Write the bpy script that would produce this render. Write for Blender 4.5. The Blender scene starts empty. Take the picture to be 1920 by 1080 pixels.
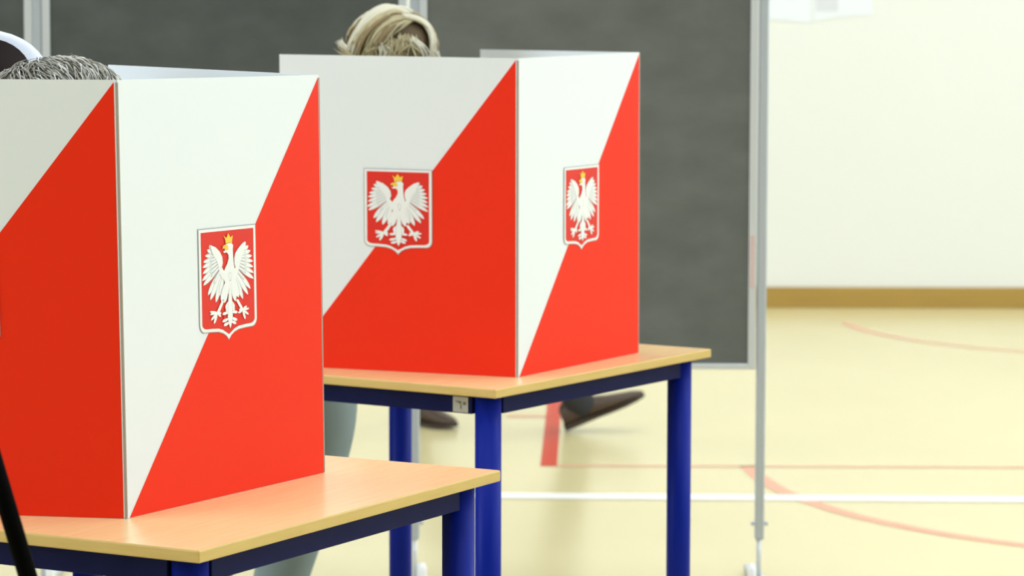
import bpy, bmesh, math, random
from mathutils import Vector, Matrix
random.seed(7)
C = bpy.context.scene.collection
R = math.radians

# ------------------------------------------------------------------ camera, light, exposure
cam_d = bpy.data.cameras.new('camera'); cam = bpy.data.objects.new('camera', cam_d); C.objects.link(cam)
cam_d.sensor_width = 36.0; cam_d.lens = 5900 / 1920 * 36.0
cam_d.clip_end = 100
cam.matrix_world = (Matrix.Translation((0, 0, 1.4757)) @ Matrix.Rotation(R(90) - 0.09304, 4, 'X')
                    @ Matrix.Rotation(0.00213, 4, 'Z'))
cam_d.dof.use_dof = True; cam_d.dof.focus_distance = 4.5; cam_d.dof.aperture_fstop = 9.0
bpy.context.scene.camera = cam

sc = bpy.context.scene
sc.view_settings.view_transform = 'Standard'; sc.view_settings.look = 'None'
sc.view_settings.gamma = 1; sc.view_settings.use_curve_mapping = False
sc.view_settings.exposure = 0.0

w = bpy.data.worlds.new('world'); sc.world = w; w.use_nodes = True
bg = w.node_tree.nodes['Background']; bg.inputs[0].default_value = (0.93, 0.97, 1.0, 1); bg.inputs[1].default_value = 0.25

def area(name, loc, rot, sx, sy, power, col=(1, 1, 1)):
    l = bpy.data.lights.new(name, 'AREA'); l.shape = 'RECTANGLE'; l.size = sx; l.size_y = sy
    l.energy = power; l.color = col
    o = bpy.data.objects.new(name, l); C.objects.link(o); o.location = loc; o.rotation_euler = rot
    return o
# daylight through the high window band of the right wall, one lamp per bay
for y in (0.5, 5.5, 10.5):
    area('window_and_fill_light', (7.8, y, 3.6), (0, R(80), 0), 3.2, 4.4, 60, (0.76, 0.87, 1.0))
area('window_and_fill_light', (-7.8, 3.4, 3.0), (0, R(-84), 0), 3.2, 4.4, 185, (0.74, 0.86, 1.0))  # unseen left light, added to brighten the far screen's left panel
# ceiling luminaires
CEIL = [(x, y) for x in (-4.5, 0.0, 4.5) for y in (2.0, 7.0, 12.0)]
for x, y in CEIL:
    area('ceiling_lamp', (x, y, 5.85), (0, 0, 0), 2.4, 1.2, 49, (0.78, 0.885, 1.0))

# ------------------------------------------------------------------ materials
def mat(name, col, rough=0.5, metal=0.0, spec=0.5, coat=0.0, noise=None, bump=0.0, emit=None):
    m = bpy.data.materials.new(name); m.use_nodes = True
    nt = m.node_tree; b = nt.nodes['Principled BSDF']
    b.inputs['Base Color'].default_value = (*col, 1); b.inputs['Roughness'].default_value = rough
    b.inputs['Metallic'].default_value = metal; b.inputs['Specular IOR Level'].default_value = spec
    b.inputs['Coat Weight'].default_value = coat
    if emit:
        b.inputs['Emission Color'].default_value = (*emit[:3], 1); b.inputs['Emission Strength'].default_value = emit[3]
    if noise:
        scale, stretch, amp, col2 = noise
        tc = nt.nodes.new('ShaderNodeTexCoord'); mp = nt.nodes.new('ShaderNodeMapping')
        mp.inputs['Scale'].default_value = stretch
        nz = nt.nodes.new('ShaderNodeTexNoise'); nz.inputs['Scale'].default_value = scale; nz.inputs['Detail'].default_value = 5
        cr = nt.nodes.new('ShaderNodeValToRGB')
        cr.color_ramp.elements[0].position = 0.5 - amp; cr.color_ramp.elements[1].position = 0.5 + amp
        cr.color_ramp.elements[0].color = (*col2, 1); cr.color_ramp.elements[1].color = (*col, 1)
        nt.links.new(tc.outputs['Object'], mp.inputs[0]); nt.links.new(mp.outputs[0], nz.inputs[0])
        nt.links.new(nz.outputs[0], cr.inputs[0]); nt.links.new(cr.outputs[0], b.inputs['Base Color'])
        if bump:
            bp = nt.nodes.new('ShaderNodeBump'); bp.inputs['Strength'].default_value = bump; bp.inputs['Distance'].default_value = 0.002
            nt.links.new(nz.outputs[0], bp.inputs['Height']); nt.links.new(bp.outputs[0], b.inputs['Normal'])
    return m

M = {}
M['floor'] = mat('floor_vinyl', (0.78, 0.685, 0.39), 0.24, spec=0.65, noise=(1.3, (1, 0.35, 1), 0.25, (0.71, 0.615, 0.33)))
M['wall'] = mat('wall_paint', (0.84, 0.86, 0.83), 0.8, noise=(0.6, (1, 1, 1), 0.3, (0.82, 0.84, 0.81)))
M['wood_wall'] = mat('wood_panelling', (0.20, 0.15, 0.10), 0.6, noise=(4, (1, 1, 12), 0.3, (0.16, 0.09, 0.04)))
M['ceiling'] = mat('ceiling_paint', (0.8, 0.8, 0.78), 0.9)
M['baseboard'] = mat('baseboard_wood', (0.46, 0.29, 0.065), 0.5, noise=(3, (1, 1, 6), 0.3, (0.38, 0.235, 0.05)))
M['line_red'] = mat('line_paint_red', (0.62, 0.05, 0.022), 0.45, spec=0.2)
M['line_pale'] = mat('line_paint_red_glare', (0.84, 0.40, 0.27), 0.4, spec=0.3)  # red line paint with floor glare and blur mixed into its colour
M['line_white'] = mat('line_paint_white', (0.93, 0.93, 0.9), 0.35)
M['board_white'] = mat('printed_board_white', (0.80, 0.85, 0.88), 0.42, spec=0.3)
M['print_red'] = mat('print_red', (0.86, 0.030, 0.007), 0.42, spec=0.16)
M['print_white'] = mat('print_white', (0.86, 0.88, 0.88), 0.4)
M['print_grey'] = mat('print_grey', (0.42, 0.46, 0.48), 0.4)
M['print_feather'] = mat('print_feather_grey', (0.56, 0.60, 0.62), 0.4)
M['print_gold'] = mat('print_gold', (0.93, 0.60, 0.05), 0.4)
M['print_outline'] = mat('print_outline_grey', (0.36, 0.38, 0.39), 0.4)
M['print_shield'] = mat('print_shield_red', (0.74, 0.028, 0.016), 0.38, spec=0.3)
M['tape'] = mat('hinge_tape_grey', (0.36, 0.31, 0.26), 0.5)
M['top'] = mat('beech_laminate', (0.92, 0.665, 0.345), 0.26, spec=0.8, noise=(9, (1.0, 14.0, 1), 0.22, (0.87, 0.595, 0.29)))
M['edge'] = mat('beech_edge_band', (0.66, 0.47, 0.15), 0.45, noise=(6, (2, 2, 20), 0.3, (0.58, 0.40, 0.115)))
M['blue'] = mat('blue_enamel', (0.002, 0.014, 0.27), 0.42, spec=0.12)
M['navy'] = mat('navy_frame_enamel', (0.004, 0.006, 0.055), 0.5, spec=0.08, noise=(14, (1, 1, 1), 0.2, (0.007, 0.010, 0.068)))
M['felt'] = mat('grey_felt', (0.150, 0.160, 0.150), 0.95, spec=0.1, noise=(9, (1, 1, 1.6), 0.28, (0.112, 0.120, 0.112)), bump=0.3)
M['felt_shaded'] = mat('grey_felt_shaded', (0.100, 0.110, 0.105), 0.95, spec=0.1, noise=(9, (1, 1, 1.6), 0.28, (0.070, 0.078, 0.074)), bump=0.3)  # same felt, the light's falloff to the left put into its colour
M['alu'] = mat('aluminium', (0.62, 0.66, 0.70), 0.42, metal=0.35)
M['alu_dark'] = mat('aluminium_post', (0.47, 0.52, 0.58), 0.45, metal=0.4)
M['plastic_white'] = mat('white_plastic', (0.85, 0.87, 0.9), 0.4)
M['pink'] = mat('pink_strip_colour', (0.62, 0.47, 0.46), 0.6)  # plain pink for the thin strip on the board frame
M['paper'] = mat('paper', (0.84, 0.88, 0.95), 0.8)
M['paper_grey'] = mat('paper_print', (0.72, 0.74, 0.80), 0.8)
M['black'] = mat('black_metal', (0.001, 0.001, 0.001), 0.7, spec=0.03)
M['skin'] = mat('skin', (0.62, 0.36, 0.27), 0.55)
M['blonde'] = mat('blonde_hair', (0.46, 0.40, 0.24), 0.5, noise=(60, (1, 1, 1), 0.2, (0.34, 0.28, 0.14)))
M['blonde_light'] = mat('blonde_hair_pale', (0.60, 0.57, 0.45), 0.5)
M['blonde_dark'] = mat('blonde_hair_roots', (0.10, 0.065, 0.025), 0.7)
M['blonde_brown'] = mat('brown_streak_hair', (0.22, 0.155, 0.065), 0.6)
M['grey_hair'] = mat('grey_hair', (0.34, 0.33, 0.29), 0.55)
M['grey_light'] = mat('grey_hair_pale', (0.60, 0.60, 0.57), 0.5)
M['grey_dark'] = mat('grey_hair_dark', (0.085, 0.08, 0.062), 0.7)
M['shirt_white'] = mat('white_blue_shirt', (0.66, 0.71, 0.83), 0.8)
M['coat'] = mat('collar_gap_shade', (0.012, 0.006, 0.005), 0.9)  # near-black standing in for the shade between collar and neck
M['jeans'] = mat('grey_blue_trousers', (0.27, 0.34, 0.36), 0.9, noise=(7, (1, 1, 0.5), 0.25, (0.21, 0.27, 0.28)))
M['trousers_dark'] = mat('dark_trousers', (0.03, 0.032, 0.036), 0.9)
M['shirt_grey'] = mat('grey_pullover', (0.25, 0.27, 0.3), 0.9)
M['jacket'] = mat('dark_jacket', (0.05, 0.055, 0.07), 0.9)
M['shoe'] = mat('brown_leather', (0.070, 0.042, 0.026), 0.5)
M['sole'] = mat('dark_brown_sole', (0.045, 0.03, 0.018), 0.6)
M['ink'] = mat('label_print', (0.16, 0.14, 0.09), 0.6)
M['label'] = mat('label_plate', (0.42, 0.42, 0.36), 0.5)
M['orange'] = mat('orange_gum', (0.7, 0.28, 0.03), 0.5)
M['lamp'] = mat('lamp_diffuser', (0.9, 0.9, 0.9), 0.5, emit=(1, 1, 1, 3.0))
M['glass'] = mat('window_daylit', (0.8, 0.9, 1.0), 0.3, emit=(0.85, 0.93, 1.0, 2.0))

# ------------------------------------------------------------------ helpers
class MB:
    def __init__(s): s.v = []; s.f = []; s.m = []; s.mats = []
    def mi(s, m):
        if m not in s.mats: s.mats.append(m)
        return s.mats.index(m)
    def poly(s, pts, m):
        b = len(s.v); s.v += [tuple(p) for p in pts]; s.f.append(tuple(range(b, b + len(pts)))); s.m.append(s.mi(m))
    def mesh(s, pts, faces, m):
        b = len(s.v); s.v += [tuple(p) for p in pts]; k = s.mi(m)
        for f in faces: s.f.append(tuple(b + i for i in f)); s.m.append(k)
    def box(s, o, a, b_, c, m):         # corner o, edge vectors a,b,c
        o, a, b_, c = map(Vector, (o, a, b_, c))
        P = [o, o + a, o + a + b_, o + b_, o + c, o + a + c, o + a + b_ + c, o + b_ + c]
        s.mesh(P, [(0, 3, 2, 1), (4, 5, 6, 7), (0, 1, 5, 4), (1, 2, 6, 5), (2, 3, 7, 6), (3, 0, 4, 7)], m)
    def tube(s, pts, rad, m, n=12, cap=True, up=None):
        pts = [Vector(p) for p in pts]; rings = []
        if not hasattr(rad, '__len__'): rad = [rad] * len(pts)
        for i, p in enumerate(pts):
            t = (pts[min(i + 1, len(pts) - 1)] - pts[max(i - 1, 0)]).normalized()
            a = t.orthogonal().normalized() if i == 0 else (A - t * A.dot(t)).normalized()
            A = a; b_ = t.cross(a)
            r = rad[i]; r = r if hasattr(r, '__len__') else (r, r)
            rings.append([p + a * math.cos(2 * math.pi * k / n) * r[0] + b_ * math.sin(2 * math.pi * k / n) * r[1] for k in range(n)])
        P = [q for r_ in rings for q in r_]; F = []
        for i in range(len(rings) - 1):
            for k in range(n):
                F.append((i * n + k, i * n + (k + 1) % n, (i + 1) * n + (k + 1) % n, (i + 1) * n + k))
        if cap: F.append(tuple(range(n - 1, -1, -1))); F.append(tuple((len(rings) - 1) * n + k for k in range(n)))
        s.mesh(P, F, m)
    def build(s, name, parent=None, smooth=False, bevel=0.0):
        me = bpy.data.meshes.new(name); me.from_pydata(s.v, [], s.f)
        for m in s.mats: me.materials.append(M[m])
        me.polygons.foreach_set('material_index', s.m)
        if smooth: me.polygons.foreach_set('use_smooth', [True] * len(me.polygons))
        me.update()
        o = bpy.data.objects.new(name, me); C.objects.link(o)
        if parent: o.parent = parent; o.matrix_parent_inverse = parent.matrix_basis.inverted()
        if bevel:
            b = o.modifiers.new('bevel', 'BEVEL'); b.width = bevel; b.segments = 3; b.limit_method = 'ANGLE'
        return o
def tag(o, label=None, cat=None, group=None, kind=None):
    if label: o['label'] = label
    if cat: o['category'] = cat
    if group: o['group'] = group
    if kind: o['kind'] = kind
    return o
def empty(name, loc, label, cat, group=None):
    o = bpy.data.objects.new(name, None); C.objects.link(o); o.location = loc; o.empty_display_size = .1
    return tag(o, label, cat, group)
def V2(a, z): return Vector((a[0], a[1], z))

# ------------------------------------------------------------------ the hall
YB, XL, XR, YF, ZC = 14.85, -8.0, 8.0, -7.0, 6.0
def plain(name, o, a, b, c, m, kind='structure'):
    q = MB(); q.box(o, a, b, c, m); ob = q.build(name); ob['kind'] = kind; return ob
floor = plain('floor', (XL, YF, -0.1), (XR - XL, 0, 0), (0, YB - YF, 0), (0, 0, 0.1), 'floor')
plain('wall_back', (XL, YB, 0), (XR - XL, 0, 0), (0, 0.2, 0), (0, 0, ZC), 'wall')
plain('wall_left', (XL - .2, YF, 0), (.2, 0, 0), (0, YB - YF, 0), (0, 0, ZC), 'wood_wall')
plain('wall_right', (XR, YF, 0), (.2, 0, 0), (0, YB - YF, 0), (0, 0, ZC), 'wall')
plain('wall_front', (XL, YF - .2, 0), (XR - XL, 0, 0), (0, .2, 0), (0, 0, ZC), 'wood_wall')
plain('ceiling', (XL, YF, ZC), (XR - XL, 0, 0), (0, YB - YF, 0), (0, 0, .1), 'ceiling')
q = MB(); q.box((XL, YB - .018, 0), (XR - XL, 0, 0), (0, .018, 0), (0, 0, .098), 'baseboard')
tag(q.build('baseboard_back', bevel=.004), kind='structure')
for i, y in enumerate((.5, 5.5, 10.5)):
    q = MB(); q.box((XR - .03, y - 2.2, 2.0), (.02, 0, 0), (0, 4.4, 0), (0, 0, 3.2), 'glass')
    o = q.build('window_%d' % (i + 1)); o['kind'] = 'structure'
    f = MB()
    for yy in (y - 2.2, y - .75, y + .7, y + 2.15): f.box((XR - .06, yy, 2.0), (.05, 0, 0), (0, .05, 0), (0, 0, 3.2), 'alu')
    for zz in (2.0, 5.15): f.box((XR - .06, y - 2.2, zz), (.05, 0, 0), (0, 4.4, 0), (0, 0, .05), 'alu')
    f.build('window_frame', o)
q = MB(); q.box((XL + .01, 1.2, 1.4), (.02, 0, 0), (0, 4.4, 0), (0, 0, 3.2), 'glass')
o = q.build('window_4'); o['kind'] = 'structure'  # glowing pane added to go with the left fill light
f = MB()
for yy in (1.2, 2.65, 4.1, 5.55): f.box((XL + .01, yy, 1.4), (.05, 0, 0), (0, .05, 0), (0, 0, 3.2), 'alu')
for zz in (1.4, 4.55): f.box((XL + .01, 1.2, zz), (.05, 0, 0), (0, 4.4, 0), (0, 0, .05), 'alu')
f.build('window_frame', o)
for x, y in CEIL:
    q = MB(); q.box((x - 1.2, y - .6, 5.88), (2.4, 0, 0), (0, 1.2, 0), (0, 0, .1), 'lamp')
    o = q.build('ceiling_lamp_panel'); tag(o, kind='structure')

# painted court lines, parts of the floor
def strip(pts, width, m, z=.0012):
    q = MB(); L = []; Rr = []
    P = [Vector((x, y)) for x, y in pts]
    for i, p in enumerate(P):
        t = (P[min(i + 1, len(P) - 1)] - P[max(i - 1, 0)]).normalized(); n = Vector((-t.y, t.x)) * width / 2
        L.append((p.x + n.x, p.y + n.y, z)); Rr.append((p.x - n.x, p.y - n.y, z))
    for i in range(len(P) - 1): q.poly([L[i], Rr[i], Rr[i + 1], L[i + 1]], m)
    o = q.build('court_line', floor); return o
def catmull(P, n=10):
    out = []
    Q = [Vector(p) for p in P]; Q = [2 * Q[0] - Q[1]] + Q + [2 * Q[-1] - Q[-2]]
    for i in range(1, len(Q) - 2):
        for k in range(n):
            t = k / n; a, b, c, d = Q[i - 1:i + 3]
            out.append(.5 * ((2 * b) + (c - a) * t + (2 * a - 5 * b + 4 * c - d) * t * t + (3 * b - a - 3 * c + d) * t ** 3))
    out.append(Q[-2]); return out
strip([(-7, 9.43), (7, 8.97)], .105, 'line_white', .0016)['label'] = 'white painted court line'
strip([(.108, 9.80), (7, 9.72)], .028, 'line_pale')['label'] = 'thin pale red court line'
strip([(.116, 9.79), (.148, 11.04), (.19, 12.8)], .052, 'line_red', .0014)['label'] = 'solid red court line'
strip([(-.02, 10.97), (.16, 10.96)], .05, 'line_pale')['label'] = 'short pale red court line'
strip([(p.x, p.y) for p in catmull([(.742, 9.80), (.775, 9.48), (.847, 9.17), (1.035, 8.76), (1.379, 8.384), (2.0, 8.05), (2.8, 7.95)])], .052, 'line_pale')['label'] = 'curved pale red court line'
strip([(p.x, p.y) for p in catmull([(1.50, 14.15), (1.589, 13.72), (1.795, 13.33), (2.13, 13.02), (2.9, 12.75), (3.8, 12.7)])], .035, 'line_pale')['label'] = 'far curved pale red court line'

# sheets of paper on the back wall
def paper(pts, label, patch=None):
    q = MB(); P = [Vector((x, YB - .004, z)) for x, z in pts]; n = len(P)
    Q = [p + Vector((0, .0035, 0)) for p in P]
    q.mesh(P + Q, [tuple(range(n))] + [tuple(range(2 * n - 1, n - 1, -1))] + [(i, (i + 1) % n, n + (i + 1) % n, n + i) for i in range(n)], 'paper')
    if patch:
        x0, x1, z0, z1 = patch
        q.poly([(x0, YB - .0052, z0), (x1, YB - .0052, z0), (x1, YB - .0052, z1), (x0, YB - .0052, z1)], 'paper_grey')
    tag(q.build('paper_sheet'), label, 'paper', 'paper sheets on the back wall')
px2 = lambda px, py: ((px - 960) / 5900 * YB, 1.4757 - (py + 10.6) / 5900 * YB)
paper([(1.17, 1.365), (1.402, 1.345), (1.41, 1.66), (1.17, 1.66)], 'pale paper sheet pinned to the back wall right beside the display board post')
paper([(1.415, 1.352), (1.52, 1.372), (1.69, 1.385), (1.695, 1.67), (1.41, 1.67)],
      'pale paper sheet on the back wall, second from the display board', (1.425, 1.53, 1.40, 1.62))

# ------------------------------------------------------------------ display boards on posts
YP = 7.75
def xw(px): return (px - 960) / 5900 * YP
def post(x, label):
    t = empty('display_post', (x, YP, 0), label, 'post', 'posts carrying the grey display boards')
    q = MB(); q.box((x - .0115, YP - .0125, .125), (.023, 0, 0), (0, .025, 0), (0, 0, 1.79), 'alu_dark'); q.build('upright', t, bevel=.004)
    q = MB(); q.tube([(x - .001, YP, .02), (x - .001, YP, .135)], .0062, 'alu', 12); q.build('inner_tube', t, smooth=True)
    q = MB(); q.tube([(x - .021, YP, .165), (x + .021, YP, .165)], [.005, .005], 'alu_dark', 10); q.build('clamp_screw', t)
    q = MB()
    q.box((x - .02, YP - .24, .0), (.04, 0, 0), (0, .48, 0), (0, 0, .02), 'alu'); q.build('foot_bar', t, bevel=.005)
    return t
X0, X1, X2 = xw(72), xw(777), xw(1430)
P0 = post(X0, 'aluminium post of the display wall at the far left behind the grey haired head')
P1 = post(X1, 'aluminium post behind the blonde head and between two grey boards')
P2 = post(X2, 'aluminium post at the right end of the grey display boards')
for t, x, s in ((P1, X1, 1), (P2, X2, -1), (P0, X0, 1)):
    q = MB(); q.tube([(x + s * .019, YP - .02, .0), (x + s * .019, YP - .02, .052), (x + s * .019, YP - .02, .066)], [.011, .0115, .006], 'plastic_white', 14)
    o = q.build('foot_cap', t, smooth=True); o['label'] = 'white plastic foot cap'
def board(x0, x1, label, z0=.552, z1=1.86, fm='felt'):
    t = empty('display_board', ((x0 + x1) / 2, YP, z0), label, 'display board', 'grey felt display boards')
    q = MB(); q.box((x0 + .017, YP - .009, z0 + .013), (x1 - x0 - .034, 0, 0), (0, .018, 0), (0, 0, z1 - z0 - .026), fm); q.build('felt_panel', t)
    q = MB(); fw = .019
    q.box((x0, YP - .014, z0), (fw, 0, 0), (0, .028, 0), (0, 0, z1 - z0), 'alu')
    q.box((x1 - fw, YP - .014, z0), (fw, 0, 0), (0, .028, 0), (0, 0, z1 - z0), 'alu')
    q.box((x0 + fw, YP - .014, z0), (x1 - x0 - 2 * fw, 0, 0), (0, .028, 0), (0, 0, .0145), 'alu')
    q.box((x0 + fw, YP - .014, z1 - .0145), (x1 - x0 - 2 * fw, 0, 0), (0, .028, 0), (0, 0, .0145), 'alu')
    q.build('frame', t, bevel=.002)
    return t
board(X0 - .96, xw(63), 'grey felt display board at the left edge of the view', fm='felt_shaded')
board(xw(82), xw(762), 'wide grey felt display board behind the grey haired person, left of the blonde head', fm='felt_shaded')
b3 = board(xw(786), xw(1419), 'grey felt display board on the right, ending at the free post')
q = MB(); q.box((xw(1407), YP - .0155, .755), (.011, 0, 0), (0, .0015, 0), (0, 0, .13), 'pink')
o = q.build('pink_strip', b3); o['label'] = 'pink strip on the frame'

# ------------------------------------------------------------------ tables
def table(c, yaw, label, le, ln, extra):
    c = Vector(c); e = Vector((math.cos(yaw), math.sin(yaw), 0)); n = Vector((-e.y, e.x, 0)); up = Vector((0, 0, 1))
    c3 = Vector((c.x, c.y, 0)); ctr = c3 + e * le / 2 + n * ln / 2
    t = empty('table', ctr, label, 'table', 'beech topped tables with blue tubular legs')
    t.rotation_euler = (0, 0, yaw); bpy.context.view_layer.update()
    def loc(q): # convert world verts to local of table so grain follows it
        Mi = Matrix.Rotation(-yaw, 4, 'Z') @ Matrix.Translation(-ctr)
        q.v = [tuple(Mi @ Vector(p)) for p in q.v]; return q
    def bld(q, name, **k):
        loc(q); o = q.build(name, None, **k); o.parent = t; return o
    th = .0165
    q = MB(); q.box(c3 + up * (.76 - th), e * le, n * ln, up * th, 'edge')
    o = bld(q, 'edge_band', bevel=.0022)
    q = MB(); i_ = .0016
    q.box(c3 + e * i_ + n * i_ + up * (.76 - .002), e * (le - 2 * i_), n * (ln - 2 * i_), up * .00235, 'top'); bld(q, 'tabletop')
    ins = .047; rad = .0245; legs = []
    for a, b in ((ins, ins), (le - ins, ins), (le - ins, ln - ins), (ins, ln - ins)):
        p = c3 + e * a + n * b; legs.append(p)
        q = MB(); q.tube([p + up * .0, p + up * .004, p + up * .02], [rad * .96, rad * 1.02, rad * 1.02], 'black', 28)
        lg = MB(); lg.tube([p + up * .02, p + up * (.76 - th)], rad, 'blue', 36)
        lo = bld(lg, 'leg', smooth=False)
        for f in lo.data.polygons: f.use_smooth = len(f.vertices) == 4
        loc(q); fo = q.build('foot_cap'); fo.parent = lo
    z0 = .7065; hz = .76 - th - z0; a0 = .03; tw = .02
    for (o_, d, l_, inn) in ((c3 + e * (ins + rad) + n * a0, e, le - 2 * (ins + rad), n),
                             (c3 + e * (ins + rad) + n * (ln - a0 - tw), e, le - 2 * (ins + rad), n),
                             (c3 + n * (ins + rad) + e * a0, n, ln - 2 * (ins + rad), e),
                             (c3 + n * (ins + rad) + e * (le - a0 - tw), n, ln - 2 * (ins + rad), e)):
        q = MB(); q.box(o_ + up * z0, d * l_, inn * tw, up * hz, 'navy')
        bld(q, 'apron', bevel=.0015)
    extra(c3, e, n, up, bld, t)
    return t
def near_extra(c, e, n, up, bld, t):
    q = MB(); p = c + e * .305 + n * .024 + up * (.7435 - .0055)
    q.tube([p, p + e * .007 + up * .0015, p + e * .013 + up * .003], [.002, .0028, .0015], 'orange', 8); bld(q, 'glue_blob', smooth=True)
def far_extra(c, e, n, up, bld, t):
    q = MB(); o_ = c + n * .0795 + e * .0285 + up * .7085
    q.box(o_, n * .0335, e * .0015, up * .029, 'label')
    # worn dark marks on the plate
    f = o_ - e * .0004 + up * 0
    def mark(x, z, w_, h): q.poly([f + n * x + up * z, f + n * (x + w_) + up * z, f + n * (x + w_) + up * (z + h), f + n * x + up * (z + h)], 'ink')
    mark(.004, .014, .007, .006); mark(.0145, .016, .006, .005); mark(.0205, .018, .004, .003); mark(.014, .006, .003, .009); mark(.0245, .019, .003, .002)
    bld(q, 'label_plate')
table((-.4026, 4.0079), 1.0647, 'nearest table, carrying the front left voting screen, blue legs', .797, .785, near_extra)
table((-.0295, 5.6774), .9937, 'table further back with the second voting screen and a small grey plate', .796, .785, far_extra)

# ------------------------------------------------------------------ voting screens
# eagle traced in its own sheet: x right, y down, shield corners below
SH = [(122, 148), (568, 100), (588, 905), (140, 965)]
def st(x, y):
    s_, t_ = .5, .5
    (x0, y0), (x1, y1), (x2, y2), (x3, y3) = SH
    for _ in range(12):
        fx = (1 - s_) * (1 - t_) * x0 + s_ * (1 - t_) * x1 + s_ * t_ * x2 + (1 - s_) * t_ * x3 - x
        fy = (1 - s_) * (1 - t_) * y0 + s_ * (1 - t_) * y1 + s_ * t_ * y2 + (1 - s_) * t_ * y3 - y
        a = (1 - t_) * (x1 - x0) + t_ * (x2 - x3); b = (1 - s_) * (x3 - x0) + s_ * (x2 - x1)
        c = (1 - t_) * (y1 - y0) + t_ * (y2 - y3); d = (1 - s_) * (y3 - y0) + s_ * (y2 - y1)
        det = a * d - b * c; s_ -= (fx * d - b * fy) / det; t_ -= (a * fy - c * fx) / det
    return s_, t_
U0, U1, T0, T1 = .363, .647, .357, .607
def shield(g):   # outline in (s,t) grown by g (fraction of width)
    gy = g * .80
    pts = [(-g, -gy), (1 + g, -gy), (1 + g, .90)]
    for k in range(7):
        a = k / 6 * math.pi / 2; pts.append((1 + g - .085 * (1 - math.cos(a)), .90 + (.075 + gy) * math.sin(a)))
    pts += [(.80, .977 + gy), (.68, .984 + gy), (.60, 1.003 + gy), (.545, 1.03 + gy), (.50, 1.068 + gy * 1.6)]
    l = [(1 - x, y) for x, y in pts[3:-1]]; l.reverse()
    pts += l; pts.append((-g, .90)); return pts
EAGLE = []   # (material, layer, [(x,y)...]) in sheet pixels
def leaf(x0, y0, x1, y1, w_, m='print_white', lay=3, belly=.6):
    d = Vector((x1 - x0, y1 - y0)); n_ = Vector((-d.y, d.x)).normalized(); pts = []
    prof = [(0, .35), (.2, .7), (.45, .95), (belly, 1), (.8, .8), (.92, .45), (1, 0)]
    for t_, k in prof: pts.append((x0 + d.x * t_ + n_.x * w_ * k / 2, y0 + d.y * t_ + n_.y * w_ * k / 2))
    for t_, k in reversed(prof[:-1]): pts.append((x0 + d.x * t_ - n_.x * w_ * k / 2, y0 + d.y * t_ - n_.y * w_ * k / 2))
    EAGLE.append((m, lay, pts))
def wing(tips, root, arm):
    n_ = len(tips)
    for i, (tx, ty) in enumerate(tips):
        k = i / (n_ - 1); rx, ry = root(k)
        wd = 30
        leaf(rx, ry, tx, ty, wd + 7, 'print_feather', 2 + .02 * i)
        leaf(rx, ry, tx, ty, wd - 3, 'print_white', 2.01 + .02 * i)
        if i >= n_ - 3: continue
        mx, my = rx + (tx - rx) * .32, ry + (ty - ry) * .32
        leaf(rx, ry, mx + (tx - rx) * .24, my + (ty - ry) * .24, wd * .62, 'print_feather', 3 + .02 * i)
        leaf(rx, ry, mx + (tx - rx) * .20, my + (ty - ry) * .20, wd * .46, 'print_white', 3.01 + .02 * i)
    EAGLE.append(('print_white', 3.6, arm))
wing([(206, 262), (188, 298), (172, 345), (158, 395), (152, 437), (153, 485), (148, 540), (158, 576), (194, 652), (212, 690), (256, 708), (288, 655)],
     lambda k: (248 + 62 * k, 325 + 190 * k - 20 * math.sin(k * 3.14)),
     [(208, 262), (250, 278), (283, 312), (303, 352), (308, 400), (300, 434), (318, 462), (335, 470), (330, 540), (300, 520), (280, 470), (272, 420), (258, 380), (238, 350), (218, 310)])
wing([(488, 231), (512, 262), (530, 300), (543, 342), (552, 385), (553, 430), (558, 476), (557, 522), (532, 602), (512, 648), (470, 682), (437, 655)],
     lambda k: (450 - 50 * k, 318 + 190 * k - 20 * math.sin(k * 3.14)),
     [(488, 231), (455, 252), (425, 290), (404, 325), (397, 362), (399, 402), (407, 434), (396, 462), (384, 480), (385, 545), (408, 520), (430, 470), (440, 420), (450, 375), (470, 330), (484, 280)])
EAGLE.append(('print_white', 4, [(328, 258), (350, 244), (378, 246), (388, 262), (385, 290), (388, 340), (393, 395), (402, 440), (414, 470), (410, 520), (400, 560), (385, 600), (378, 640), (352, 640), (340, 600), (326, 560), (314, 520), (312, 480), (325, 440), (342, 405), (352, 365), (350, 335), (338, 318), (318, 322), (308, 312), (324, 304), (318, 285)]))
EAGLE.append(('print_feather', 4.2, [(352, 480), (366, 470), (378, 482), (372, 540), (362, 540)]))
EAGLE.append(('print_white', 4.3, [(356, 482), (366, 474), (376, 484), (370, 530), (362, 530)]))
for a in ((335, 545, 296, 700), (342, 550, 322, 712), (350, 560, 312, 660), (388, 550, 434, 668), (382, 556, 408, 698), (376, 565, 420, 650)):
    leaf(*a, 37, 'print_feather', 3.9); leaf(*a, 34, 'print_white', 4.5)
EAGLE.append(('print_white', 4.0, [(302, 690), (320, 694), (282, 790), (258, 788)])); EAGLE.append(('print_white', 4.0, [(412, 688), (430, 680), (478, 764), (458, 772)]))
for a in ((270, 785, 206, 778), (268, 786, 208, 800), (266, 788, 216, 846), (266, 788, 240, 874), (268, 786, 294, 818), (266, 782, 298, 792),
          (468, 764, 500, 732), (468, 766, 520, 752), (470, 766, 516, 802), (468, 768, 488, 838), (466, 768, 430, 790), (466, 764, 436, 762)):
    leaf(*a, 19, lay=4.1, belly=.45)
leaf(365, 600, 368, 908, 42, 'print_feather', 4.6, .72); leaf(365, 600, 368, 908, 36, 'print_white', 4.7, .72)
for a in ((362, 690, 330, 756), (372, 690, 400, 748), (358, 780, 304, 800), (376, 780, 428, 782), (358, 830, 304, 858), (376, 825, 424, 845), (360, 860, 316, 888), (374, 850, 416, 872), (356, 720, 336, 780), (378, 720, 398, 772)):
    leaf(*a, 24, 'print_white', 4.55, .7)
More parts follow.
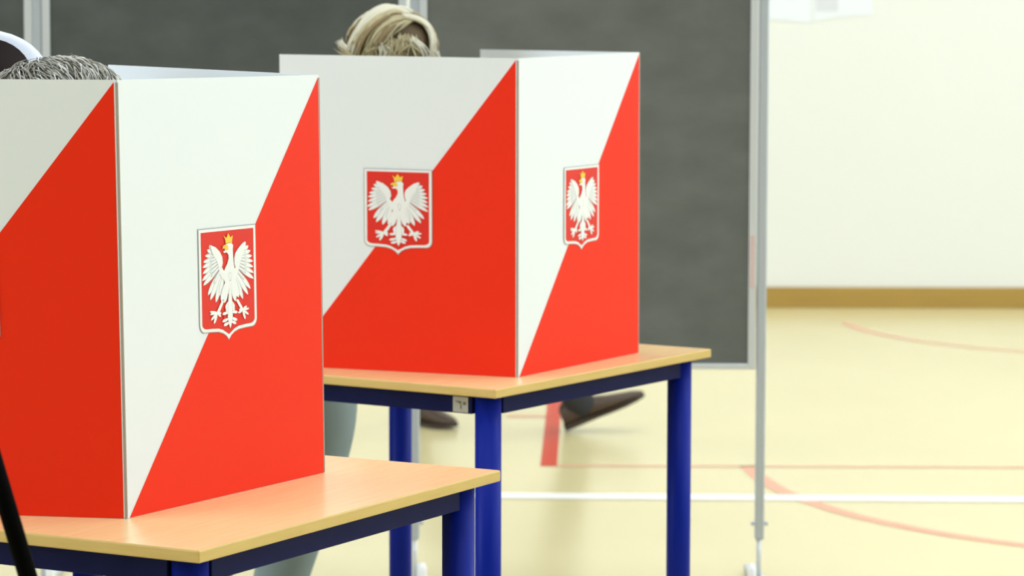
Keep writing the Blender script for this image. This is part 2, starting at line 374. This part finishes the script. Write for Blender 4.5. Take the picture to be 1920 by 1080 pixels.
EAGLE.append(('print_shield', 4.58, [(312, 812), (338, 806), (340, 824), (318, 832)])); EAGLE.append(('print_shield', 4.58, [(394, 800), (420, 798), (418, 818), (396, 822)]))
EAGLE.append(('print_gold', 5, [(328, 252), (322, 214), (310, 188), (332, 206), (347, 168), (364, 200), (383, 184), (376, 246), (352, 240)]))
EAGLE.append(('print_gold', 5, [(345, 262), (322, 258), (305, 270), (303, 290), (318, 286), (334, 302), (350, 298)]))
EAGLE.sort(key=lambda e: e[1])
EAGLE = [(m, i, [st(*p) for p in pts]) for i, (m, l, pts) in enumerate(EAGLE)]

def panel(parent, B0, B1, T0_, T1_, outward, emblem=True, th=.0035):
    """B0,B1 bottom corners left to right seen from outside, T0_,T1_ the tops"""
    B0, B1, T0_, T1_ = map(Vector, (B0, B1, T0_, T1_)); N = (B1 - B0).cross(T0_ - B0).normalized()
    if N.dot(Vector(outward)) < 0: N = -N
    def P(u, v, e=0.0):      # v from the top
        return (T0_.lerp(T1_, u)).lerp(B0.lerp(B1, u), v) + N * e
    q = MB(); a = [P(0, 1), P(1, 1), P(1, 0), P(0, 0)]; b = [p - N * th for p in a]
    q.mesh(a + b, [(0, 1, 2, 3), (7, 6, 5, 4), (0, 4, 5, 1), (1, 5, 6, 2), (2, 6, 7, 3), (3, 7, 4, 0)], 'board_white')
    q.poly([P(.996, .005, .0003), P(.012, .9995, .0003), P(.997, .9995, .0003)], 'print_red')
    po = q.build('panel', parent)
    if not emblem: return po
    S = lambda s_, t_, e: P(U0 + (U1 - U0) * s_, T0 + (T1 - T0) * t_, e)
    q = MB()
    q.poly([S(x, y, .0011) for x, y in shield(.010)], 'print_outline')
    q.poly([S(x, y, .0013) for x, y in shield(.0)], 'print_white')
    sh = shield(-.036)
    sh = [(x, y) for x, y in sh]
    q.poly([S(x, y, .0015) for x, y in sh], 'print_shield')
    for m, l, pts in EAGLE: q.poly([S(x, y, .0017 + l * .000009) for x, y in pts], m)
    # triangulate concave outlines cleanly
    o = q.build('emblem', po); o['label'] = 'red shield with a crowned white eagle'
    bm = bmesh.new(); bm.from_mesh(o.data); bmesh.ops.triangulate(bm, faces=bm.faces, ngon_method='EAR_CLIP')
    for f in bm.faces:
        if f.normal.dot(N) < 0: f.normal_flip()
    bm.to_mesh(o.data); bm.free()
    return po
def screen(label, Lb, Lt, Cb, Ct, Rb, Rt, Tb, Tt):
    cx = (Vector(Cb) + Vector(Tb)) / 2
    t = empty('voting_screen', (cx.x, cx.y, .76), label, 'voting screen', 'folding red and white voting screens with an eagle emblem')
    z = lambda p, d=0: (p[0], p[1], p[2] + d)
    out = Vector(Cb) - cx
    g = .0018
    def pull(a, b, s=g):   # leave a thin gap at the hinge
        A, B_ = Vector(a), Vector(b); d = (B_ - A).normalized(); return A + d * s
    panel(t, pull(Lb, Cb, 0), pull(Cb, Lb), pull(Lt, Ct, 0), pull(Ct, Lt), Vector(Cb) - Vector(Tb) + Vector((-.3, 0, 0)))
    panel(t, pull(Cb, Rb), pull(Rb, Cb), pull(Ct, Rt), pull(Rt, Ct), Vector(Cb) - Vector(Tb) + Vector((1.2, 0, 0)))
    panel(t, pull(Rb, Tb), Tb, pull(Rt, Tt), Tt, Vector(Tb) - Vector(Cb))
    for a, b in ((Cb, Ct), (Rb, Rt)):
        A, B_ = Vector(a), Vector(b); inn = (cx - A); inn.z = 0; inn.normalize()
        q = MB(); q.tube([A + inn * .0022 + Vector((0, 0, .001)), B_ + inn * .0022 - Vector((0, 0, .004))], .0024, 'tape', 8)
        q.build('hinge_tape', t)
    return t
screen('front left voting screen, its left panel cut by the view edge',
       (-1.0085, 4.335, .7605), (-1.016, 4.335, 1.359), (-.5269, 4.2551, .7605), (-.5347, 4.2551, 1.3596),
       (-.2802, 4.6773, .7605), (-.2865, 4.6773, 1.3561), (-.628, 5.018, .7605), (-.640, 5.012, 1.363))
screen('second voting screen further back, standing with two full panels in view',
       (-.4425, 6.036, .7605), (-.446, 6.036, 1.3606), (.0101, 5.8565, .7605), (.0098, 5.8565, 1.3573),
       (.2548, 6.2708, .7605), (.2533, 6.2708, 1.3616), (-.063, 6.64, .7605), (-.0655, 6.64, 1.3603))

# ------------------------------------------------------------------ people
def skin_mesh(name, chains, m, parent=None, sub=2, root=None):
    """chains: lists of (key, (x,y,z), radius); a repeated key joins chains"""
    idx = {}; vs = []; rs = []; es = []
    for ch in chains:
        prev = None
        for it in ch:
            k = it[0]
            if k not in idx: idx[k] = len(vs); vs.append(it[1]); rs.append(it[2])
            if prev is not None: es.append((prev, idx[k]))
            prev = idx[k]
    me = bpy.data.meshes.new(name); me.from_pydata(vs, es, []); me.materials.append(M[m])
    o = bpy.data.objects.new(name, me); C.objects.link(o)
    sk = o.modifiers.new('skin', 'SKIN'); sk.use_smooth_shade = True
    for i, r in enumerate(rs):
        r = r if hasattr(r, '__len__') else (r, r); me.skin_vertices[0].data[i].radius = r
        me.skin_vertices[0].data[i].use_root = (i == (idx[root] if root else 0))
    s = o.modifiers.new('sub', 'SUBSURF'); s.levels = sub; s.render_levels = sub
    if parent: o.parent = parent; o.matrix_parent_inverse = parent.matrix_basis.inverted()
    return o
def lerp(a, b, t): return tuple(a[i] + (b[i] - a[i]) * t for i in range(3))
def hand_chains(side, wrist, fwd, down):
    f = Vector(fwd).normalized(); d = Vector(down).normalized(); s = f.cross(d).normalized(); w_ = Vector(wrist)
    out = []; palm = w_ + f * .05
    out.append([('wr' + side, tuple(w_), (.026, .02)), ('pa' + side, tuple(palm), (.034, .017))])
    for i, (off, ln) in enumerate(((-.026, .066), (-.009, .075), (.009, .070), (.025, .055))):
        b = palm + f * .034 + s * off; m_ = b + f * ln * .5 + d * .008; e = m_ + f * ln * .35 + d * ln * .35
        out.append([('pa' + side, tuple(palm), (.034, .017)), ('k%d' % i + side, tuple(b), .0095), ('m%d' % i + side, tuple(m_), .0085), ('e%d' % i + side, tuple(e), .0065)])
    b = w_ + f * .025 - s * .03
    out.append([('wr' + side, tuple(w_), (.026, .02)), ('tb' + side, tuple(b), .012), ('tm' + side, tuple(b + f * .03 - s * .014 + d * .012), .0095), ('te' + side, tuple(b + f * .052 - s * .012 + d * .026), .0075)])
    return out
def shoe_obj(parent, heel, toe, roll_up=Vector((0, 0, 1)), k=1.0):
    """heel, toe: ends of the sole on its underside"""
    h, t_ = Vector(heel), Vector(toe); f = (t_ - h).normalized(); L = (t_ - h).length; s = f.cross(roll_up).normalized(); u = s.cross(f).normalized()
    q = MB(); rings = []
    prof = [(0.0, .026, .012, .070), (.04, .034, .010, .088), (.14, .037, .010, .094), (.28, .036, .010, .092), (.42, .037, .010, .074), (.58, .045, .010, .058), (.74, .047, .010, .047), (.88, .040, .011, .038), (.97, .024, .014, .028), (1.0, .008, .018, .022)]
    n = 14
    for x, w_, z0, z1 in prof:
        r = []
        for i in range(n):
            a = 2 * math.pi * i / n; cx_, cz = math.cos(a), math.sin(a)
            yy = w_ * (abs(cx_) ** .8) * (1 if cx_ > 0 else -1) * (1 if cz < .2 else .82); zz = (z0 + z1) / 2 + (z1 - z0) / 2 * (abs(cz) ** .7) * (1 if cz > 0 else -1)
            r.append(h + f * x * L + s * yy + u * zz)
        rings.append(r)
    P = [p for r in rings for p in r]; F = []
    for i in range(len(rings) - 1):
        for j in range(n): F.append((i * n + j, i * n + (j + 1) % n, (i + 1) * n + (j + 1) % n, (i + 1) * n + j))
    F.append(tuple(range(n))); F.append(tuple((len(rings) - 1) * n + j for j in reversed(range(n))))
    q.mesh(P, F, 'shoe')
    o = q.build('shoe', parent, smooth=True)
    q = MB(); top = []; bot = []
    sp = [(0, .022), (.03, .034), (.15, .039), (.3, .037), (.42, .037), (.6, .048), (.76, .050), (.9, .042), (.98, .024), (1.0, .0)]
    outl = [(x, w_) for x, w_ in sp] + [(x, -w_) for x, w_ in reversed(sp[:-1])]
    for x, w_ in outl:
        lift = .0 if x < .7 else (x - .7) ** 2 * .06
        bot.append(h + f * (x * L * 1.02 - .004) + s * w_ + u * lift); top.append(bot[-1] + u * (.020 if x < .3 else .012))
    m_ = len(outl); q.mesh(bot + top, [tuple(range(m_ - 1, -1, -1)), tuple(range(m_, 2 * m_))] + [(i, (i + 1) % m_, m_ + (i + 1) % m_, m_ + i) for i in range(m_)], 'sole')
    q.build('sole', o)
    return o
def head(parent, center, face_dir, up_dir, r, mname='skin'):
    """head, with brow, eyes, nose, mouth, chin and ears, as one mesh; returns the frame"""
    c = Vector(center); f = Vector(face_dir).normalized(); u = Vector(up_dir); u = (u - f * u.dot(f)).normalized(); s = f.cross(u)
    bm = bmesh.new(); bmesh.ops.create_uvsphere(bm, u_segments=40, v_segments=28, radius=1)
    for v in bm.verts:
        x, y, z = v.co                      # x side, y face, z up
        jaw = max(0, -z); X = x * .76 * (1 - .38 * jaw ** 1.5); Y = y * (.98 - .10 * jaw) + (.08 * jaw if y > 0 else -.0); Z = z * 1.18
        g = lambda a, b, wx, wz: math.exp(-((x - a) / wx) ** 2 - ((z - b) / wz) ** 2) if y > 0 else 0
        Y += .24 * g(0, -.20, .10, .16) + .05 * g(0, -.62, .22, .08) + .07 * g(0, -.9, .3, .15) + .05 * g(0, .18, .5, .07)
        Y -= .10 * g(.33, .02, .15, .10) + .10 * g(-.33, .02, .15, .10) + .04 * g(0, -.53, .25, .03)
        e = math.exp(-((y + .05) / .14) ** 2 - ((z + .08) / .22) ** 2) * (1 if abs(x) > .9 else 0)
        X += .14 * e * (1 if x > 0 else -1)
        v.co = Vector((X, Y, Z)) * r
    T = Matrix.Translation(c) @ Matrix((s, f, u)).transposed().to_4x4()
    bm.transform(T)
    me = bpy.data.meshes.new('head'); bm.to_mesh(me); bm.free(); me.materials.append(M[mname])
    for p in me.polygons: p.use_smooth = True
    return me, T
def join_body(body, me_head, drop=True):
    """bake the skinned body and weld the head mesh in, so the body is one mesh"""
    dg = bpy.context.evaluated_depsgraph_get(); ev = body.evaluated_get(dg); base = bpy.data.meshes.new_from_object(ev)
    bm = bmesh.new(); bm.from_mesh(base); bm.from_mesh(me_head)
    for f in bm.faces: f.smooth = True
    me = bpy.data.meshes.new('body'); bm.to_mesh(me); bm.free(); me.materials.append(M['skin'])
    body.modifiers.clear(); body.data = me
def lock(q, pts, r0, m, n=6, flat=.5):
    P = [Vector(p) for p in catmull(pts, 5)]; k = len(P)
    rad = [((r0 * (.55 + .45 * math.sin(math.pi * min(1, i / k * 1.3))) * (1 - (i / (k - 1)) ** 3) + .0004),) * 2 for i in range(k)]
    rad = [(a, a * flat) for a, _ in rad]
    q.tube(P, rad, m, n)

def person(name_label, hipc, neck, headc, face, upd, hr, lean, legs, feet, arms, cloth, group=None, cuff=.97, trg=.016):
    """legs: [(knee, ankle)] left then right; feet: [(heel, toe)]; arms [(shoulder, elbow, wrist, hand dir)]"""
    t = empty('person', (hipc[0], hipc[1], 0), name_label, 'person', group)
    side = Vector(lean['side']).normalized()
    H = Vector(hipc); Nk = Vector(neck); ch = H.lerp(Nk, .68); wa = H.lerp(Nk, .3); sp = H.lerp(Nk, .9)
    if 'arch' in lean: ch = ch + Vector(lean['arch']); wa = wa + Vector(lean['arch']) * .7; sp = sp + Vector(lean['arch']) * .5
    hd = Vector(headc); chin = Nk.lerp(hd, .6)
    segs = []                       # (a, b, kind) for dressing the body
    out = [[('hip', tuple(H), (.135, .11)), ('wa', tuple(wa), (.125, .095)), ('ch', tuple(ch), (.15, .105)), ('sp', tuple(sp), (.10, .075))]]
    out.append([('sp', tuple(sp), .1), ('nk', tuple(Nk), .055), ('cn', tuple(chin), .052)])
    segs += [(H, wa, 'W'), (wa, ch, 'S'), (ch, sp, 'S'), (sp, sp.lerp(Nk, .55), 'S'), (Nk, chin, 'N'), (chin, hd, 'N')]
    for i, (kn, an) in enumerate(legs):
        hj = H + side * (.085 if i else -.085) - Vector((0, 0, .05)); kn_, an_ = Vector(kn), Vector(an)
        c_ = [('hip', tuple(H), .1), ('hj%d' % i, tuple(hj), .088), ('th%d' % i, tuple(hj.lerp(kn_, .5)), .078), ('kn%d' % i, tuple(kn_), .056), ('cf%d' % i, tuple(kn_.lerp(an_, .35)), .055), ('an%d' % i, tuple(an_), .038)]
        he, to = Vector(feet[i][0]), Vector(feet[i][1]); c_.append(('hl%d' % i, tuple(he.lerp(to, .3) + Vector((0, 0, .03))), .022)); c_.append(('ft%d' % i, tuple(he.lerp(to, .72) + Vector((0, 0, .03))), .020))
        out.append(c_); segs += [(H, hj, 'W'), (hj, kn_, 'T'), (kn_, kn_.lerp(an_, cuff), 'T'), (he.lerp(to, .3) + Vector((0, 0, .01)), to, 'F')]
    for i, (sh, el, wr, hdn) in enumerate(arms):
        sh, el, wr = map(Vector, (sh, el, wr))
        out.append([('sp', tuple(sp), .1), ('sh%d' % i, tuple(sh), .058), ('ua%d' % i, tuple(sh.lerp(el, .5)), .046), ('el%d' % i, tuple(el), .038), ('fa%d' % i, tuple(el.lerp(wr, .35)), .037), ('wr%d' % i, tuple(wr), .025)])
        out += hand_chains(str(i), tuple(wr), hdn, (0, 0, -1))
        segs += [(sp, sh, 'S'), (sh, el, 'S'), (el, el.lerp(wr, .9), 'S'), (wr, wr + Vector(hdn).normalized() * .16, 'N')]
    body = skin_mesh('body', out, 'skin', t, 2, 'hip')
    bpy.context.view_layer.update()
    dg = bpy.context.evaluated_depsgraph_get(); base = bpy.data.meshes.new_from_object(body.evaluated_get(dg))
    def kind(p):
        best = (9, 'N')
        for a_, b_, k_ in segs:
            d = b_ - a_; u_ = max(0, min(1, (p - a_).dot(d) / max(1e-9, d.length_squared))); q_ = (p - a_ - d * u_).length
            if q_ < best[0]: best = (q_, k_)
        return best[1]
    mi = body.matrix_world
    K = [kind(mi @ v.co) for v in base.vertices]
    for nm, keep, g, m_ in (('shirt', 'SW', .015, cloth[0]), ('trousers', 'TW', trg, cloth[1])):
        bm = bmesh.new(); bm.from_mesh(base); bm.verts.ensure_lookup_table()
        bm.normal_update()
        kill = [f for f in bm.faces if sum(K[v.index] in keep for v in f.verts) * 2 < len(f.verts)]
        nr = {v.index: v.normal.copy() for v in bm.verts}
        for v in bm.verts: v.co += nr[v.index] * g
        bmesh.ops.delete(bm, geom=kill, context='FACES')
        for f in bm.faces: f.material_index = 0; f.smooth = True
        for _ in range(1): bmesh.ops.smooth_vert(bm, verts=bm.verts, factor=.3, use_axis_x=True, use_axis_y=True, use_axis_z=True)
        me2 = bpy.data.meshes.new(nm); bm.to_mesh(me2); bm.free(); me2.materials.clear(); me2.materials.append(M[m_])
        o2 = bpy.data.objects.new(nm, me2); C.objects.link(o2); o2.parent = t; o2.matrix_parent_inverse = t.matrix_basis.inverted()
        sf = o2.modifiers.new('cloth', 'SOLIDIFY'); sf.thickness = .003; sf.offset = -1
    me, T = head(t, headc, face, upd, hr); join_body(body, me)
    for he, to in feet: shoe_obj(t, he, to, Vector(lean.get('up', (0, 0, 1))))
    return t, T

# --- voter with blonde hair at the second screen
E2 = Vector((math.cos(.9937), math.sin(.9937), 0)); N2 = Vector((-E2.y, E2.x, 0)); c2 = Vector((-.0295, 5.6774, 0))
def tp(a, b, z): p = c2 + E2 * a + N2 * b; return (p.x, p.y, z)
HB = (-.252, 6.50, 1.352)
bl, T = person('person with swept blonde hair and grey blue trousers leaning over the second voting screen',
    tp(.74, 1.03, .90), tp(.52, .72, 1.25), HB, (.55, -.55, -.62), (.25, -.35, .9), .080,
    dict(side=E2, arch=(N2.x * .03, N2.y * .03, .03)),
    [(tp(.54, 1.00, .49), tp(.48, 1.14, .09)), (tp(.825, 1.00, .52), tp(.80, 1.13, .09))],
    [(tp(.48, 1.21, 0), tp(.48, .94, 0)), (tp(.80, 1.20, 0), tp(.80, .93, 0))],
    [(tp(.35, .76, 1.20), tp(.33, .66, .93), tp(.42, .47, .80), -N2), (tp(.70, .76, 1.20), tp(.70, .66, .93), tp(.62, .47, .80), -N2)],
    ('shirt_grey', 'jeans'), cuff=1.0, trg=.022)
def hp(px, py, y): return ((px - 960) / 5900 * y, y, 1.4757 - (py + 10.6) / 5900 * y)
q = MB()
bm = bmesh.new(); bmesh.ops.create_icosphere(bm, subdivisions=3, radius=1)
cap = []
hc = Vector(HB)
for v in bm.verts: v.co = Vector((v.co.x * .094, v.co.y * .094, v.co.z * .092)) + hc + Vector((.003, .0, .006))
bm.verts.ensure_lookup_table()
q.mesh([v.co[:] for v in bm.verts], [[v.index for v in f.verts] for f in bm.faces if f.calc_center_median().z > HB[2] - .06], 'blonde_dark'); bm.free()
def bdepth(px, py):   # front surface of the hair volume
    dx = (px - 732) / 95; dy = (py - 102) / 95; r2 = dx * dx + dy * dy
    return 6.50 - .098 * math.sqrt(max(0.02, 1 - r2))
def bl_lock(P, spread, r0, m, k, yo=0):
    for _ in range(k):
        ox, oy = random.gauss(0, spread), random.gauss(0, spread * .5); ox2, oy2 = random.gauss(0, spread * 1.5), random.gauss(0, spread)
        n_ = len(P); pts = []
        d_ = random.uniform(-.004, .006) + yo
        for i, (x, y) in enumerate(P):
            t_ = i / (n_ - 1); X = x + ox * (1 - t_) + ox2 * t_; Y = y + oy * (1 - t_) + oy2 * t_
            pts.append(hp(X, Y, bdepth(X, Y) - d_))
        lock(q, pts, r0 * random.uniform(.7, 1.2), m)
cols = ['blonde', 'blonde', 'blonde_light']
# sweep from the parting over the left side
for P, k, m in (([(757, 22), (728, 14), (697, 28), (672, 55), (656, 88), (650, 118)], 26, 'blonde_light'),
             ([(762, 28), (735, 22), (706, 38), (684, 62), (668, 90), (662, 125)], 20, 'blonde'),
             ([(770, 32), (745, 32), (716, 48), (700, 70), (692, 92), (690, 122)], 18, 'blonde'),
             ([(775, 34), (756, 38), (734, 52), (718, 72), (702, 86), (690, 100)], 18, 'blonde'),
             ([(764, 24), (745, 15), (720, 20), (697, 38), (682, 62)], 22, 'blonde_light'),
             ([(776, 36), (764, 42), (752, 52), (738, 62), (724, 72)], 6, 'blonde')):
    bl_lock(P, 4.0, .0042, m, k)
bl_lock([(728, 30), (702, 46), (684, 66), (674, 88), (668, 118)], 5, .0030, 'blonde_brown', 9, .005)
bl_lock([(742, 44), (722, 60), (708, 78), (700, 96)], 4, .0028, 'blonde_brown', 6, .006)
# curl to the right
for P, k, m in (([(756, 28), (778, 33), (796, 42), (809, 60), (812, 82), (808, 118)], 30, 'blonde_light'),
             ([(760, 34), (782, 37), (800, 48), (812, 66), (814, 90), (810, 120)], 16, 'blonde')):
    bl_lock(P, 2.6, .0036, m, k, .004)
# loose strands below the curl and wisps at the left
for P, k, m, s_ in (([(756, 68), (755, 82), (750, 98), (742, 120)], 9, 'blonde', 6), ([(764, 70), (770, 84), (778, 98), (786, 122)], 10, 'blonde', 6),
                ([(770, 72), (782, 80), (794, 92), (806, 122)], 12, 'blonde_light', 3), ([(722, 84), (722, 98), (716, 122)], 10, 'blonde_light', 7),
                ([(742, 74), (738, 93), (734, 122)], 12, 'blonde', 6), ([(700, 88), (698, 100), (694, 122)], 7, 'blonde', 6),
                ([(650, 92), (643, 84), (637, 76)], 6, 'blonde_light', 2.5), ([(655, 105), (645, 98), (636, 88)], 6, 'blonde', 2.5), ([(812, 95), (818, 100), (822, 118)], 6, 'blonde_light', 2)):
    bl_lock(P, s_ * 1.3, .0020, m, int(k * 1.8), .004)
for i in range(420):      # back and sides of the head
    th = random.uniform(-.15, math.pi + .15); z = random.uniform(-.35, .97); rr = math.sqrt(1 - z * z)
    nrm = Vector((rr * math.cos(th), rr * math.sin(th), z)); p = hc + Vector((.003, 0, .004)) + nrm * .0925
    d = (Vector((0, 0, -1)) + Vector((random.gauss(0, .25), random.gauss(0, .25), 0)) + Vector((nrm.x, nrm.y, 0)) * 1.2); d = (d - nrm * d.dot(nrm)).normalized(); ln = random.uniform(.03, .055)
    lock(q, [p, p + d * ln * .5 + nrm * .002, p + d * ln - nrm * ln * ln * 5], random.uniform(.0018, .0032), random.choice(['blonde', 'blonde', 'blonde_light', 'blonde_brown']), 5)
o = q.build('hair', bl, smooth=True); o['label'] = 'swept blonde hair'

# --- voter with grey hair bent over the first screen
E1 = Vector((math.cos(1.0647), math.sin(1.0647), 0)); N1 = Vector((-E1.y, E1.x, 0)); c1 = Vector((-.4026, 4.0079, 0))
def tq(a, b, z): p = c1 + E1 * a + N1 * b; return (p.x, p.y, z)
HG = (-.672, 4.66, 1.283)
gr, T = person('person with short grey hair and pale blue shirt bent over the front left voting screen',
    tq(.42, 1.10, .93), (-.822, 4.735, 1.328), HG, (.30, -.16, -.93), (.86, -.42, .30), .080,
    dict(side=E1, arch=(0, 0, .03)),
    [(tq(.32, 1.06, .50), tq(.32, 1.14, .09)), (tq(.54, 1.06, .50), tq(.54, 1.14, .09))],
    [(tq(.32, 1.21, 0), tq(.32, .94, 0)), (tq(.54, 1.21, 0), tq(.54, .94, 0))],
    [(tq(.24, .80, 1.25), tq(.20, .66, .98), tq(.30, .48, .80), -N1), (tq(.60, .80, 1.25), tq(.62, .66, .98), tq(.52, .48, .80), -N1)],
    ('shirt_white', 'trousers_dark'))
q = MB(); bm = bmesh.new(); bmesh.ops.create_icosphere(bm, subdivisions=4, radius=1)
ax = Vector((.86, -.42, .10)).normalized()
S3 = lambda v: Vector((v.x * .124, v.y * .084, v.z * .090 + .022 * v.x * (1 - abs(v.x))))
cg = Vector(HG) + Vector((-.008, .002, .0085))
for v in bm.verts: v.co = cg + S3(v.co)
q.mesh([v.co[:] for v in bm.verts], [[v.index for v in f.verts] for f in bm.faces if f.calc_center_median().z > HG[2] - .02], 'grey_dark'); bm.free()
for i in range(2600):
    th = random.uniform(0, 2 * math.pi); z = random.uniform(-.05, 1); rr = math.sqrt(max(0, 1 - z * z))
    nrm = Vector((rr * math.cos(th), rr * math.sin(th), z)); p = cg + S3(nrm)
    if nrm.x < -.75: continue
    # combed from the crown (right) backwards and down the sides
    d = Vector((.55, -.25, 0)) * (1 if nrm.x > -.1 else .6) + Vector((0, nrm.y * .8, 0)) + Vector((random.gauss(0, .15), random.gauss(0, .15), random.gauss(0, .06)))
    if nrm.x < -.1: d += Vector((-1.3, 0, 0)) * (-.1 - nrm.x)
    d = (d - nrm * d.dot(nrm)).normalized(); ln = random.uniform(.026, .048)
    lift = random.uniform(.0, .07)
    m = random.choices(['grey_hair', 'grey_light', 'grey_dark'], [.58, .26, .16])[0]
    pts = [p - nrm * .002, p + d * ln * .5 + nrm * ln * lift, p + d * ln - nrm * ln * ln * 3 + nrm * ln * lift * .9]
    lock(q, pts, random.uniform(.0006, .0013), m, 4, .6)
o = q.build('hair', gr, smooth=True); o['label'] = 'short tousled grey hair'
# shirt collar standing off the neck
q = MB(); cc = Vector((-.800, 4.715, 1.333)); A_ = Vector((.086, -.030, -.004)); B_ = Vector((.010, .055, .075)); O_ = Vector((.3, -.2, .5)).normalized()
n = 40; rin = []
D_ = Vector((-.62, .32, -.72))
for k, sh_ in ((1.0, 0), (1.05, -.004), (1.17, -.001), (1.42, .011), (1.62, .05), (1.8, .11), (1.9, .17)):
    for i in range(n):
        a = 2 * math.pi * i / n; rin.append(cc + A_ * math.cos(a) * k + B_ * math.sin(a) * (1 + .65 * (k - 1)) + D_ * sh_)
q.mesh(rin, [(r_ * n + i, r_ * n + (i + 1) % n, (r_ + 1) * n + (i + 1) % n, (r_ + 1) * n + i) for r_ in range(6) for i in range(n)], 'shirt_white')
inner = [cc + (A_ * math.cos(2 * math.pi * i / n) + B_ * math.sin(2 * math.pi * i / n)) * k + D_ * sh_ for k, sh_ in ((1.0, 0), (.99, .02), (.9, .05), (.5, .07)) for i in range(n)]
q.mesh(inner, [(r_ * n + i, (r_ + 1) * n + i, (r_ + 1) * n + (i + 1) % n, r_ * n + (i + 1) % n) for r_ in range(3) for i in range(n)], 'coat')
o = q.build('collar', gr, smooth=True); o['label'] = 'white collar with its inner gap painted in shade'

# --- passer-by behind the boards
YW = 10.6
wk, T = person('person walking to the right behind the display boards, brown shoes and dark trousers',
    (-.06, YW, .93), (-.01, YW, 1.42), (.02, YW, 1.60), (1, 0, 0), (0, 0, 1), .088,
    dict(side=(0, 1, 0)),
    [((-.16, YW + .06, .50), (-.34, YW + .18, .12)), ((.13, YW - .08, .52), (.215, YW - .03, .115))],
    [((-.385, YW + .22, .012), (-.197, YW + .02, .004)), ((.186, YW - .02, .006), (.452, YW - .02, .118))],
    [((.0, YW + .18, 1.36), (.08, YW + .22, 1.10), (.22, YW + .20, .92), (.6, 0, -.6)), ((-.01, YW - .18, 1.36), (-.12, YW - .22, 1.10), (-.16, YW - .22, .86), (0, 0, -1))],
    ('jacket', 'trousers_dark'), cuff=1.12, trg=.020)

q = MB(); bm = bmesh.new(); bmesh.ops.create_icosphere(bm, subdivisions=4, radius=1); bm.verts.ensure_lookup_table()
wc = Vector((.012, YW, 1.615))
for v in bm.verts: v.co = wc + Vector((v.co.x * .094, v.co.y * .078, v.co.z * .106)) * (1 + .012 * math.sin(v.co.x * 40) * math.sin(v.co.y * 37))
q.mesh([v.co[:] for v in bm.verts], [[v.index for v in f.verts] for f in bm.faces if f.calc_center_median().z - wc.z > .035 + .9 * (f.calc_center_median().x - wc.x) * (1 if f.calc_center_median().x > wc.x else .9)], 'blonde_dark'); bm.free()
q.build('hair', wk, smooth=True)
# ------------------------------------------------------------------ black tripod at the lower left
YT = 3.4
t = empty('camera_tripod', (-.672, YT, 0), 'black tripod leg slanting through the lower left corner in front of the table', 'tripod')
apex = Vector((-.676, YT, 1.36))
for f_ in ((-.292, YT, 0), (-.86, YT - .34, 0), (-.86, YT + .34, 0)):
    F_ = Vector(f_); d = (F_ - apex).normalized(); s = d.cross(Vector((0, 1, 0))).normalized()
    q = MB(); mid = apex.lerp(F_, .62)
    q.tube([apex, mid], (.0105, .0105), 'black', 16); q.tube([mid + d * -.03, mid + d * .02], .0135, 'black', 16)
    q.tube([mid, F_ + Vector((0, 0, .012))], .008, 'black', 16)
    lo = q.build('leg', t, smooth=True)
    q = MB(); q.tube([F_ + Vector((0, 0, 0)), F_ + Vector((0, 0, .022))], .014, 'black', 14); q.build('rubber_foot', lo)
q = MB(); q.tube([apex - Vector((0, 0, .35)), apex + Vector((0, 0, .10))], .014, 'black', 16); q.tube([apex - Vector((0, 0, .03)), apex + Vector((0, 0, .03))], .035, 'black', 20); q.build('centre_column', t)
q = MB(); q.box(apex + Vector((-.03, -.045, .10)), (.06, 0, 0), (0, .09, 0), (0, 0, .05), 'black'); q.build('pan_head', t, bevel=.006)
